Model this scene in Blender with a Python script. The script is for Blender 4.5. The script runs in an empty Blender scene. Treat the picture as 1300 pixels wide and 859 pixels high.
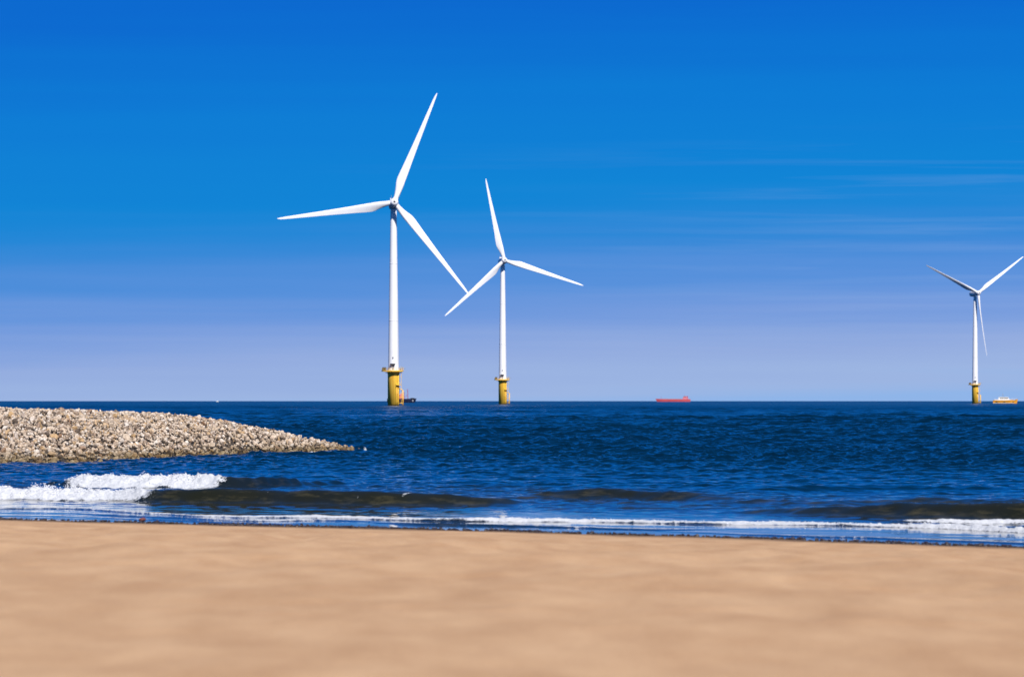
import bpy, bmesh, math, random
import numpy as np
from mathutils import Vector, Matrix, Euler, Quaternion

random.seed(7)
rng = np.random.default_rng(11)
SC = bpy.context.scene
COL = SC.collection
F, CX, HY, CAMH = 4800.0, 650.0, 508.8, 1.8      # focal length in px of the 1300 px wide picture, horizon row, eye height
R = math.radians

def wx(px, D): return (px - CX) * D / F
def dist(py, z=0.0): return (CAMH - z) * F / (py - HY)

# ------------------------------------------------------------------ helpers
def tag(o, label=None, cat=None, group=None, kind=None):
    if label: o['label'] = label
    if cat: o['category'] = cat
    if group: o['group'] = group
    if kind: o['kind'] = kind
    return o

def link(o, parent=None):
    COL.objects.link(o)
    if parent is not None: o.parent = parent
    return o

def empty(name, loc=(0, 0, 0), rz=0.0, parent=None):
    o = bpy.data.objects.new(name, None)
    o.location = loc; o.rotation_euler = (0, 0, rz)
    o.empty_display_size = 1.0
    return link(o, parent)

def grid_mesh(name, X, Y, Z, mat, attrs=None, smooth=True):
    """X, Y, Z arrays (rows, cols) -> one mesh"""
    nr, nc = X.shape
    me = bpy.data.meshes.new(name)
    nv = nr * nc
    co = np.empty((nv, 3), np.float32)
    co[:, 0] = X.ravel(); co[:, 1] = Y.ravel(); co[:, 2] = Z.ravel()
    i = np.arange(nr - 1)[:, None] * nc + np.arange(nc - 1)[None, :]
    q = np.stack([i, i + 1, i + nc + 1, i + nc], -1).reshape(-1, 4)
    return raw_mesh(name, co, q, mat, attrs, smooth, me)

def raw_mesh(name, co, faces, mat, attrs=None, smooth=False, me=None):
    me = me or bpy.data.meshes.new(name)
    n = faces.shape[1]
    me.vertices.add(len(co)); me.vertices.foreach_set('co', np.ascontiguousarray(co, np.float32).ravel())
    me.loops.add(faces.size); me.loops.foreach_set('vertex_index', np.ascontiguousarray(faces, np.int32).ravel())
    me.polygons.add(len(faces))
    me.polygons.foreach_set('loop_start', np.arange(len(faces), dtype=np.int32) * n)
    me.polygons.foreach_set('loop_total', np.full(len(faces), n, np.int32))
    me.polygons.foreach_set('use_smooth', np.full(len(faces), smooth, bool))
    for k, v in (attrs or {}).items():
        a = me.attributes.new(k, 'FLOAT', 'POINT')
        a.data.foreach_set('value', np.ascontiguousarray(v, np.float32).ravel())
    me.update()
    if mat: me.materials.append(mat)
    return me

def sm(a, b, x):
    t = np.clip((x - a) / (b - a), 0, 1); return t * t * (3 - 2 * t)

def vnoise(x, y, seed=0):
    xi = np.floor(x).astype(np.int64); yi = np.floor(y).astype(np.int64)
    fx = x - xi; fy = y - yi
    fx = fx * fx * (3 - 2 * fx); fy = fy * fy * (3 - 2 * fy)
    def h(a, b):
        n = (a * 374761393 + b * 668265263 + seed * 1442695041) & 0xffffffff
        n = ((n ^ (n >> 13)) * 1274126177) & 0xffffffff
        n = (n ^ (n >> 16)) & 0xffffffff
        return n / 4294967295.0 * 2 - 1
    return (h(xi, yi) * (1 - fx) + h(xi + 1, yi) * fx) * (1 - fy) + (h(xi, yi + 1) * (1 - fx) + h(xi + 1, yi + 1) * fx) * fy

def fbm(x, y, octv=4, seed=0, gain=0.5):
    s = 0; a = 1; c, d = math.cos(.6), math.sin(.6)
    for k in range(octv):
        s = s + a * vnoise(x, y, seed + k * 17)
        x, y = (x * c - y * d) * 2.03 + 3.1, (x * d + y * c) * 2.03 + 7.7
        a *= gain
    return s

class MB:
    """collects shapes into one bmesh"""
    def __init__(s): s.bm = bmesh.new()
    def box(s, lo, hi, bevel=0.0):
        lo = Vector(lo); hi = Vector(hi)
        r = bmesh.ops.create_cube(s.bm, size=1.0)
        for v in r['verts']:
            v.co = Vector([lo[i] + (v.co[i] + .5) * (hi[i] - lo[i]) for i in range(3)])
        if bevel:
            es = list({e for v in r['verts'] for e in v.link_edges})
            bmesh.ops.bevel(s.bm, geom=es, offset=bevel, segments=2, affect='EDGES')
        return s
    def tube(s, a, b, ra, rb=None, n=12, cap=True):
        a = Vector(a); b = Vector(b); rb = ra if rb is None else rb
        d = (b - a).normalized()
        u = d.orthogonal().normalized(); w = d.cross(u)
        A = [s.bm.verts.new(a + (u * math.cos(t) + w * math.sin(t)) * ra) for t in [2 * math.pi * k / n for k in range(n)]]
        B = [s.bm.verts.new(b + (u * math.cos(t) + w * math.sin(t)) * rb) for t in [2 * math.pi * k / n for k in range(n)]]
        for k in range(n):
            f = s.bm.faces.new((A[k], A[(k + 1) % n], B[(k + 1) % n], B[k])); f.smooth = n > 8
        if cap:
            s.bm.faces.new(A[::-1]); s.bm.faces.new(B)
        return s
    def path(s, pts, r, n=8):
        for p, q in zip(pts[:-1], pts[1:]): s.tube(p, q, r, n=n)
        return s
    def lathe(s, prof, n=48, axis='Z', org=(0, 0, 0)):
        org = Vector(org); rings = []
        for (r, z) in prof:
            ring = []
            for k in range(n):
                t = 2 * math.pi * k / n
                p = (r * math.cos(t), r * math.sin(t), z) if axis == 'Z' else (r * math.cos(t), z, r * math.sin(t))
                ring.append(s.bm.verts.new(org + Vector(p)))
            rings.append(ring)
        for a, b in zip(rings[:-1], rings[1:]):
            for k in range(n):
                f = s.bm.faces.new((a[k], a[(k + 1) % n], b[(k + 1) % n], b[k])); f.smooth = True
        s.bm.faces.new(rings[0]); s.bm.faces.new(rings[-1])
        return s
    def loft(s, rings, smooth=True, cap=True):
        R_ = [[s.bm.verts.new(Vector(p)) for p in ring] for ring in rings]
        n = len(R_[0])
        for a, b in zip(R_[:-1], R_[1:]):
            for k in range(n):
                f = s.bm.faces.new((a[k], a[(k + 1) % n], b[(k + 1) % n], b[k])); f.smooth = smooth
        if cap:
            s.bm.faces.new(R_[0]); s.bm.faces.new(R_[-1])
        return s
    def mesh(s, name, mat):
        bmesh.ops.recalc_face_normals(s.bm, faces=s.bm.faces)
        me = bpy.data.meshes.new(name); s.bm.to_mesh(me); s.bm.free()
        if mat: me.materials.append(mat)
        return me
    def obj(s, name, mat, parent=None):
        return link(bpy.data.objects.new(name, s.mesh(name, mat)), parent)

# ------------------------------------------------------------------ materials
def new_mat(name):
    m = bpy.data.materials.new(name); m.use_nodes = True
    nt = m.node_tree
    return m, nt, nt.nodes['Principled BSDF']

def N(nt, t, **kw):
    n = nt.nodes.new(t)
    for k, v in kw.items():
        if k in n.inputs.keys() if isinstance(k, str) else False: n.inputs[k].default_value = v
        else: setattr(n, k, v)
    return n

def paint(name, col, rough=.45, var=.06, scale=.8, metallic=0.0):
    m, nt, b = new_mat(name)
    tc = N(nt, 'ShaderNodeTexCoord'); no = N(nt, 'ShaderNodeTexNoise')
    no.inputs['Scale'].default_value = scale; no.inputs['Detail'].default_value = 6
    nt.links.new(tc.outputs['Object'], no.inputs['Vector'])
    r = N(nt, 'ShaderNodeValToRGB')
    r.color_ramp.elements[0].position = .3; r.color_ramp.elements[1].position = .7
    r.color_ramp.elements[0].color = tuple(c * (1 - var * 2) for c in col) + (1,)
    r.color_ramp.elements[1].color = tuple(min(1, c * (1 + var * .4)) for c in col) + (1,)
    nt.links.new(no.outputs['Fac'], r.inputs['Fac'])
    nt.links.new(r.outputs['Color'], b.inputs['Base Color'])
    b.inputs['Roughness'].default_value = rough; b.inputs['Metallic'].default_value = metallic
    return m

M = {}
M['white'] = paint('white_gelcoat', (.84, .84, .86), .38, .03, .25)
M['tower'] = paint('white_tower_paint', (.84, .84, .86), .42, .035, .2)
M['blade'] = paint('white_blade_paint', (.84, .84, .86), .4, .03, .3)
M['dark'] = paint('dark_grey_metal', (.03, .03, .035), .5)
M['grey'] = paint('galvanised_steel', (.34, .35, .37), .5, .1, 2)
M['orange'] = paint('orange_hull_paint', (.85, .38, .04), .35, .08, 1)
M['red'] = paint('red_hull_paint', (.66, .11, .13), .5, .1, .08)
M['redlight'] = paint('pale_red_house_paint', (.70, .22, .25), .5, .08, .2)
M['navyhull'] = paint('navy_hull_paint', (.010, .014, .045), .4, .1, .3)
M['crimson'] = paint('crimson_mast_paint', (.36, .03, .10), .5, .08, .5)
M['winglass'] = paint('dark_window_glass', (.01, .012, .015), .08, .0, 1)
M['boatwhite'] = paint('boat_white', (.78, .78, .74), .3, .04, 1)
M['rubber'] = paint('black_rubber_fender', (.02, .02, .02), .8)

# yellow transition piece with rust streaks and a band of marine growth
def yellow_mat():
    m, nt, b = new_mat('yellow_foundation_paint')
    tc = N(nt, 'ShaderNodeTexCoord'); mp = N(nt, 'ShaderNodeMapping'); mp.inputs['Scale'].default_value = (1.6, 1.6, .12)
    no = N(nt, 'ShaderNodeTexNoise'); no.inputs['Scale'].default_value = 1.5; no.inputs['Detail'].default_value = 7
    nt.links.new(tc.outputs['Object'], mp.inputs['Vector']); nt.links.new(mp.outputs['Vector'], no.inputs['Vector'])
    r = N(nt, 'ShaderNodeValToRGB')
    r.color_ramp.elements[0].position = .34; r.color_ramp.elements[0].color = (.84, .40, .035, 1)
    r.color_ramp.elements[1].position = .5; r.color_ramp.elements[1].color = (.95, .60, .07, 1)
    nt.links.new(no.outputs['Fac'], r.inputs['Fac'])
    sp = N(nt, 'ShaderNodeSeparateXYZ'); nt.links.new(tc.outputs['Object'], sp.inputs['Vector'])
    ad = N(nt, 'ShaderNodeMath', operation='MULTIPLY_ADD'); ad.inputs[1].default_value = .8; ad.inputs[2].default_value = -.35
    nt.links.new(no.outputs['Fac'], ad.inputs[0])
    sb = N(nt, 'ShaderNodeMath', operation='SUBTRACT'); nt.links.new(sp.outputs['Z'], sb.inputs[0]); nt.links.new(ad.outputs[0], sb.inputs[1])
    mr = N(nt, 'ShaderNodeMapRange'); mr.inputs['From Min'].default_value = .15; mr.inputs['From Max'].default_value = .45
    nt.links.new(sb.outputs[0], mr.inputs['Value'])
    mx = N(nt, 'ShaderNodeMix', data_type='RGBA'); mx.inputs['A'].default_value = (.035, .035, .015, 1)
    nt.links.new(mr.outputs['Result'], mx.inputs['Factor']); nt.links.new(r.outputs['Color'], mx.inputs['B'])
    nt.links.new(mx.outputs['Result'], b.inputs['Base Color']); b.inputs['Roughness'].default_value = .5
    return m
M['yellow'] = yellow_mat()

# ------------------------------------------------------------------ camera
cam = bpy.data.cameras.new('camera'); co = bpy.data.objects.new('camera', cam); COL.objects.link(co)
co.location = (0, 0, CAMH); co.rotation_euler = (R(90), 0, 0)
cam.sensor_width = 36; cam.lens = F / 1300 * 36; cam.shift_y = (HY - 429.5) / 1300
cam.clip_start = .2; cam.clip_end = 200000
cam.dof.use_dof = True; cam.dof.focus_distance = 125; cam.dof.aperture_fstop = 4.0; cam.dof.aperture_blades = 0
SC.camera = co

# ------------------------------------------------------------------ light
SUN_AZ, SUN_EL = R(160), R(45)           # clockwise from +Y
sv = Vector((math.sin(SUN_AZ) * math.cos(SUN_EL), math.cos(SUN_AZ) * math.cos(SUN_EL), math.sin(SUN_EL)))
sl = bpy.data.lights.new('sun', 'SUN'); sl.energy = 4.65; sl.angle = R(.5); sl.color = (1, .95, .89)
so = bpy.data.objects.new('sun', sl); COL.objects.link(so); so.rotation_euler = (-sv).to_track_quat('-Z', 'Y').to_euler(); so.location = (30, -30, 60)

w = bpy.data.worlds.new('World'); SC.world = w; w.use_nodes = True
nt = w.node_tree; bg = nt.nodes['Background']
sky = N(nt, 'ShaderNodeTexSky', sky_type='NISHITA'); sky.sun_disc = False
sky.sun_elevation = SUN_EL; sky.sun_rotation = SUN_AZ; sky.air_density = 1.0; sky.dust_density = .4; sky.ozone_density = 3
tc = N(nt, 'ShaderNodeTexCoord'); sp = N(nt, 'ShaderNodeSeparateXYZ'); nt.links.new(tc.outputs['Generated'], sp.inputs['Vector'])
mp = N(nt, 'ShaderNodeMapping'); mp.inputs['Scale'].default_value = (5, 5, 150); mp.inputs['Rotation'].default_value = (0, R(-1.2), 0)
nt.links.new(tc.outputs['Generated'], mp.inputs['Vector'])
no = N(nt, 'ShaderNodeTexNoise'); no.inputs['Scale'].default_value = 1.0; no.inputs['Detail'].default_value = 5; no.inputs['Roughness'].default_value = .5
nt.links.new(mp.outputs['Vector'], no.inputs['Vector'])
# height used by the colour ramp: z lowered a little to the right and wobbled by thin cirrus
m1 = N(nt, 'ShaderNodeMath', operation='MULTIPLY_ADD'); m1.inputs[1].default_value = -.034
nt.links.new(sp.outputs['X'], m1.inputs[0]); nt.links.new(sp.outputs['Z'], m1.inputs[2])
m2 = N(nt, 'ShaderNodeMath', operation='MULTIPLY_ADD'); m2.inputs[1].default_value = .016; m2.inputs[2].default_value = -.008
nt.links.new(no.outputs['Fac'], m2.inputs[0])
m3 = N(nt, 'ShaderNodeMath', operation='ADD'); nt.links.new(m1.outputs[0], m3.inputs[0]); nt.links.new(m2.outputs[0], m3.inputs[1])
mr = N(nt, 'ShaderNodeMapRange'); mr.inputs['From Min'].default_value = -.002; mr.inputs['From Max'].default_value = .4
nt.links.new(m3.outputs[0], mr.inputs['Value'])
rp = N(nt, 'ShaderNodeValToRGB'); cr = rp.color_ramp
def lin(c): return tuple(((v / 255 + .055) / 1.055) ** 2.4 if v > 10 else v / 255 / 12.92 for v in c)
stops = [(-.002, (142, 180, 232)), (.0035, (156, 181, 226)), (.012, (147, 172, 223)), (.022, (117, 155, 221)), (.031, (87, 144, 219)),
         (.039, (62, 137, 216)), (.049, (22, 133, 214)), (.055, (2, 131, 213)), (.078, (0, 122, 212)), (.104, (0, 104, 207)), (.17, (0, 102, 196)), (.40, (6, 84, 152))]
while len(cr.elements) < len(stops): cr.elements.new(.5)
for e, (z, c) in zip(cr.elements, stops):
    e.position = (z + .002) / .402; e.color = lin(c) + (1,)
nt.links.new(mr.outputs['Result'], rp.inputs['Fac'])
# thin torn cirrus streaks
mpc = N(nt, 'ShaderNodeMapping'); mpc.inputs['Scale'].default_value = (7, 7, 260); mpc.inputs['Rotation'].default_value = (0, R(-1.6), 0)
nt.links.new(tc.outputs['Generated'], mpc.inputs['Vector'])
nc_ = N(nt, 'ShaderNodeTexNoise'); nc_.inputs['Scale'].default_value = 1.0; nc_.inputs['Detail'].default_value = 6; nc_.inputs['Roughness'].default_value = .6; nc_.inputs['Distortion'].default_value = .4
nt.links.new(mpc.outputs[0], nc_.inputs['Vector'])
c1 = N(nt, 'ShaderNodeMapRange'); c1.inputs['From Min'].default_value = .50; c1.inputs['From Max'].default_value = .78; nt.links.new(nc_.outputs['Fac'], c1.inputs['Value'])
c2 = N(nt, 'ShaderNodeMapRange'); c2.inputs['From Min'].default_value = .070; c2.inputs['From Max'].default_value = .050; nt.links.new(m3.outputs[0], c2.inputs['Value'])
c3 = N(nt, 'ShaderNodeMath', operation='MULTIPLY'); nt.links.new(c1.outputs[0], c3.inputs[0]); nt.links.new(c2.outputs[0], c3.inputs[1])
c4 = N(nt, 'ShaderNodeMapRange'); c4.inputs['From Min'].default_value = -.06; c4.inputs['From Max'].default_value = .12; c4.inputs['To Max'].default_value = .26; nt.links.new(sp.outputs['X'], c4.inputs['Value'])
c5 = N(nt, 'ShaderNodeMath', operation='MULTIPLY'); nt.links.new(c3.outputs[0], c5.inputs[0]); nt.links.new(c4.outputs[0], c5.inputs[1])
cm = N(nt, 'ShaderNodeMix', data_type='RGBA'); cm.inputs['B'].default_value = lin((150, 180, 228)) + (1,)
nt.links.new(c5.outputs[0], cm.inputs['Factor']); nt.links.new(rp.outputs['Color'], cm.inputs['A'])
# the physical sky supplies part of the light, the measured colours of this evening-deep blue sky the rest
vs = N(nt, 'ShaderNodeVectorMath', operation='SCALE'); vs.inputs['Scale'].default_value = .0007 / .08
nt.links.new(sky.outputs['Color'], vs.inputs[0])
vr = N(nt, 'ShaderNodeVectorMath', operation='SCALE'); vr.inputs['Scale'].default_value = .80 / .08
nt.links.new(cm.outputs['Result'], vr.inputs[0])
va = N(nt, 'ShaderNodeVectorMath', operation='ADD'); nt.links.new(vs.outputs[0], va.inputs[0]); nt.links.new(vr.outputs[0], va.inputs[1])
nt.links.new(va.outputs[0], bg.inputs['Color']); bg.inputs['Strength'].default_value = .08

SC.view_settings.view_transform = 'Standard'; SC.view_settings.look = 'None'; SC.view_settings.exposure = .32; SC.view_settings.gamma = 1
SC.render.engine = 'CYCLES'; SC.cycles.max_bounces = 5; SC.cycles.glossy_bounces = 3; SC.cycles.diffuse_bounces = 2
SC.cycles.use_denoising = True; SC.cycles.denoiser = 'OPENIMAGEDENOISE'; SC.cycles.denoising_prefilter = 'ACCURATE'
SC.cycles.sample_clamp_direct = 4; SC.cycles.sample_clamp_indirect = 3

# ------------------------------------------------------------------ shoreline
SHX = np.array([-400, -60, wx(0, 57.5), wx(325, 54.6), wx(500, 53.3), wx(640, 52.3), wx(980, 49.3), wx(1300, 46.4), 12, 20, 400])
SHY = np.array([180, 92, 57.5, 54.6, 53.3, 52.3, 49.3, 46.4, 43.8, 43.2, 43])
def shore(X): return np.interp(X, SHX, SHY)

# ------------------------------------------------------------------ water
def pl(pts, z=0.0):
    """polyline given in picture points -> world (X, Y)"""
    a = [(wx(x, dist(y)), dist(y)) for x, y in pts]
    return np.array([p[0] for p in a]), np.array([p[1] for p in a])

# crest lines: points in the picture (base of the front face), heights along them, foam along them
def W(pts, H, foam, wf, wb, wob=.25, fb=.6):
    X, Y = pl(pts); return dict(X=X, Y=Y, H=np.array(H), foam=np.array(foam), wf=wf, wb=wb, wob=wob, fb=fb)
WAVES = [
    W([(-250, 617), (60, 616), (90, 617), (180, 618), (255, 619), (300, 620), (350, 618), (400, 616), (450, 614)],
      [0, .04, .20, .22, .22, .27, .23, .10, 0], [0, 0, 1, 1, 1, .0, 0, 0, 0], .42, 1.5, .12, 1.0),
    W([(-400, 632), (0, 633), (100, 634), (165, 635), (200, 637), (330, 638), (450, 641), (560, 641), (640, 640), (700, 639)],
      [.1, .19, .165, .165, .22, .21, .22, .19, .08, 0], [1, 1, 1, .95, .10, .06, .09, .06, 0, 0], .34, 1.1, .12, 1.1),
    W([(640, 634), (700, 633), (760, 634), (830, 634), (900, 636), (1000, 636)], [.0, .12, .16, .14, .08, 0], [0, 0, .06, .04, .03, 0], .5, 1.3, .15),
    W([(900, 650), (990, 652), (1080, 655), (1160, 657), (1300, 660), (1500, 664)], [0, .07, .14, .22, .25, .2], [0, 0, .04, .06, .08, .1], .5, 1.2, .15),
    W([(900, 640), (1000, 641), (1150, 641), (1300, 642), (1500, 644)], [0, .09, .11, .10, .1], [0, 0, 0, 0, 0], .5, 1.3, .2),
    W([(880, 622), (980, 622), (1100, 621), (1230, 622), (1400, 624)], [0, .08, .10, .08, 0], [0, 0, 0, 0, 0], .5, 1.6, .3),
    # the low foaming bore along the whole beach
    W([(-200, 642), (0, 646), (100, 646), (190, 653), (290, 657), (430, 658), (520, 661), (610, 661), (750, 662), (900, 665), (1000, 666), (1120, 668), (1200, 671), (1300, 676), (1500, 690)],
      [.02, .02, .02, .02, .024, .032, .036, .065, .040, .038, .038, .040, .055, .060, .06],
      [.45, .45, .4, .42, .5, .62, .66, .85, .75, .66, .66, .7, .85, .85, .8], .13, .45, .3, .38),
    W([(1120, 662), (1160, 663), (1230, 664), (1300, 664), (1400, 667)], [0, .04, .05, .05, .04], [0, .5, .6, .5, .4], .12, .5, .2, .5),
    W([(80, 650), (140, 655), (240, 658), (330, 662), (420, 661), (500, 663)], [0, .016, .016, .02, .015, 0], [0, .3, .35, .5, .3, 0], .1, .35, .2, .4),
    W([(470, 664), (540, 667), (640, 668), (720, 670), (820, 672), (920, 671)], [0, .035, .03, .02, .02, 0], [0, .2, .25, .45, .25, 0], .1, .4, .2, .4),
    W([(820, 673), (930, 677), (1020, 681), (1150, 684), (1300, 689), (1500, 700)], [0, .012, .016, .016, .018, .02], [0, .1, .3, .3, .35, .3], .1, .4, .2, .35),
    W([(40, 654), (200, 660), (330, 665), (420, 667)], [0, .01, .01, 0], [0, .05, .1, 0], .08, .3, .15, .3),
    # swell further out
    W([(430, 555), (480, 554), (560, 553), (630, 551), (680, 550)], [0, .20, .30, .24, 0], [0, 0, 0, 0, 0], 1.8, 4, .8),
    W([(740, 549), (800, 549), (860, 548), (960, 548)], [0, .16, .17, 0], [0, 0, 0, 0], 1.8, 4, .8),
    W([(1080, 547), (1180, 546), (1250, 548), (1330, 547)], [0, .15, .17, 0], [0, 0, 0, 0], 1.8, 4, .8),
    W([(520, 559), (620, 560), (720, 559)], [0, .09, 0], [0, 0, 0], 1.2, 3, .6),
    W([(880, 570), (1000, 571), (1120, 570)], [0, .10, 0], [0, 0, 0], 1.0, 2.5, .6),
    W([(560, 588), (700, 590), (820, 588)], [0, .06, 0], [0, 0, 0], .8, 2.0, .5),
]

near = np.arange(40.0, 84.0, .075)
rows = list(near); d = rows[-1]
while d < 140: d += .10; rows.append(d)
while d < 4000: d *= 1.0008 + .0022 * min(1, max(0, d - 300) / 1500) ** .8; rows.append(d)
while d < 90000: d *= 1.04; rows.append(d)
rows = np.array(rows)
a_in = np.linspace(-9.0, 9.0, 720)
a_out = 9.0 + (np.linspace(0, 1, 34)[1:] ** 1.8) * 60
ang = np.concatenate([-a_out[::-1], a_in, a_out])
ta = np.tan(np.radians(ang))
Yg = np.repeat(rows[:, None], len(ta), 1); Xg = rows[:, None] * ta[None, :]
dyr = np.gradient(rows)[:, None]; dxr = np.abs(np.gradient(ta))[None, :] * rows[:, None]
lmin = np.maximum(dyr * 2.6, dxr * 2.6)
Zg = np.zeros_like(Xg); DX = np.zeros_like(Xg); DY = np.zeros_like(Xg)
off = (Yg - shore(Xg)) * .78               # distance from the waterline, metres
# patches of rougher and smoother water
patch = .85 + .35 * fbm(Xg / 38.0, Yg / 95.0, 3, 5)
chop = (.012 + .24 * sm(6, 14, off) + .748 * sm(22, 66, off)) * np.clip(patch, .35, 1.4)
ncomp = 130
swell_ = sm(40, 170, off)
for k in range(ncomp):
    u = (k + rng.random()) / ncomp
    lam = .20 * (14.0 / .20) ** (u ** 1.3)
    spread = rng.normal(0, float(np.interp(lam, [.3, 1.5, 4], [1.05, .75, .38])))
    th = math.radians(-90 - 12) + spread              # travelling towards the beach
    kk = 2 * math.pi / lam
    slope = float(np.interp(lam, [.20, .5, 1.2, 2.5, 5, 15], [.070, .068, .055, .038, .024, .018]))
    # samples per wave along and across the view: drop the wave where the mesh is too coarse for it
    nsy = 2 * math.pi / (abs(kk * math.sin(th)) * dyr[:, 0] + 1e-9); n_ = int(np.sum(nsy > 2.3))
    if n_ < 2: continue
    x_, y_ = Xg[:n_], Yg[:n_]
    amp = slope / kk * (1.0 if lam < 1.5 else (1 - sm(1.5, 4, lam) * (1 - (.16 + .84 * swell_[:n_]))))
    arg = kk * (x_ * math.cos(th) + y_ * math.sin(th)) + rng.random() * 6.283
    nsx = 2 * math.pi / (abs(kk * math.cos(th)) * dxr[:n_] + 1e-9)
    fade = np.clip((nsy[:n_, None] - 2.3) / 2.0, 0, 1) * np.clip((nsx - 2.3) / 2.0, 0, 1) * amp * chop[:n_]
    Zg[:n_] += fade * np.cos(arg)
    s_ = fade * np.sin(arg)
    DX[:n_] -= s_ * math.cos(th); DY[:n_] -= s_ * math.sin(th)
# shallow-water ripples near the beach
nsh = int(np.searchsorted(rows, 125))
for k in range(26):
    lam = .12 * (1.4 / .12) ** rng.random()
    th = math.radians(-90 - 20 + rng.normal(0, 32)); kk = 2 * math.pi / lam
    arg = kk * (Xg[:nsh] * math.cos(th) + Yg[:nsh] * math.sin(th)) + rng.random() * 6.28
    o_ = off[:nsh]
    Zg[:nsh] += np.clip((lam - lmin[:nsh]) / (lmin[:nsh] * .6), 0, 1) * (.020 / kk) * np.cos(arg) * (.05 + .95 * sm(4, 10, o_)) * sm(.2, 1.5, o_) * (1 - sm(20, 60, o_))
foam = np.zeros_like(Xg)
nr_ = np.searchsorted(rows, 240)
sx, sy, so_ = Xg[:nr_], Yg[:nr_], off[:nr_]
nA = fbm(sx / .9, sy / 1.4, 3, 21); nB = fbm(sx / .16, sy / .16, 3, 33); nC = fbm(sx / 2.6, sy / 4.0, 2, 41)
nD = fbm(sx / .055, sy / .07, 2, 77)
def sint(xp, fp, wd=.45):
    g = np.linspace(-40, 40, 4001); v = np.interp(g, xp, fp)
    k = np.exp(-(np.arange(-75, 76) * .02 / wd) ** 2); k /= k.sum()
    v = np.convolve(np.pad(v, 75, mode='edge'), k, 'valid')
    return np.interp(sx, g, v)
for q, wv in enumerate(WAVES):
    yc = sint(wv['X'], wv['Y']) + wv['wf'] + wv['wob'] * (nC * 1.3 + nA * .5)
    Hh = sint(wv['X'], wv['H']) * (1 + .16 * nC + .07 * nA)
    fo = np.interp(sx, wv['X'], wv['foam']) * (1 if q < 2 else np.clip(.92 + .30 * nA + .16 * nC, .45, 1.2))
    if q == 0: fo = fo * sm(wx(76, 79), wx(86, 79), sx)
    t = sy - yc
    front = np.where(t < 0, -t / wv['wf'], 0); back = np.where(t > 0, t / wv['wb'], 0)
    prof = np.where(t < 0, np.clip(1 - front ** 1.6 * .75, 0, 1) * np.exp(-front ** 2 * .75), 1 / (1 + back ** 2 * 1.2) * np.exp(-back * .35))
    Zg[:nr_] += Hh * prof
    trough = np.exp(-((t + wv['wf'] * 3.4) / (wv['wf'] * 1.6)) ** 2)
    Zg[:nr_] -= Hh * .10 * trough
    # foam on the front face and trailing a little way behind the crest
    ext = np.where(t < 0, np.exp(-(t / (wv['wf'] * (1.35 + .5 * nA))) ** 2), np.exp(-(t / (wv['fb'] * (1.1 + .6 * nC))) ** 2))
    f_ = fo * ext
    foam[:nr_] = np.maximum(foam[:nr_], f_)
    lump = np.clip(fo * 1.6 - .2, 0, 1) * ext * np.minimum(1, Hh / .2)
    Zg[:nr_] += lump * (.05 * nB + .03 * nD + .012) * (wv['wf'] > .09)
# old foam drifting in patches between the breakers and streaks in the wash
foam[:nr_] = np.maximum(foam[:nr_], np.clip(.22 * (nC + .4 * nA) - .12, 0, .3) * sm(1, 4, so_) * (1 - sm(10, 20, so_)))
for (x_, wv, wd) in ((150, 1, 9), (340, 1, 6), (455, 1, 5), (518, 1, 5)):
    w_ = WAVES[wv]; D_ = 67 if wv == 1 else (80 if wv == 0 else 61 if wv == 3 else 69)
    x0 = wx(x_, D_); yc = np.interp(sx, w_['X'], w_['Y']) + w_['wf']
    foam[:nr_] = np.maximum(foam[:nr_], .31 * (.8 + .7 * nB) * np.exp(-((sx - x0 - (sy - yc) * .55 - .10 * nA) / (wd * .008)) ** 2) * np.exp(-((sy - yc) / (w_['wf'] * 1.1)) ** 2))
# a lip of white water where the sea washes the foot of the groyne
gx = wx(np.array([-900, -300, 0, 60, 120, 180, 220, 260, 300, 350, 400, 455, 470]), np.array([104, 107, 108.6, 107.7, 110.5, 113.4, 119.0, 122.6, 126.3, 128.6, 130.5, 135.6, 137.5]))
gy = np.array([104, 107, 108.6, 107.7, 110.5, 113.4, 119.0, 122.6, 126.3, 128.6, 130.5, 135.6, 137.5])
dg = sy - np.interp(sx, gx, gy)
foam[:nr_] = np.maximum(foam[:nr_], (.27 + .10 * nA + .06 * nB) * np.exp(-((dg + .3) / .6) ** 2) * (sx < wx(466, 137)) * sm(wx(190, 115), wx(260, 122), sx))
surf = (1 - sm(13, 24, off))
calm = 1 - sm(4, 30, off)
deep = sm(230, 1000, Yg)

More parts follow.
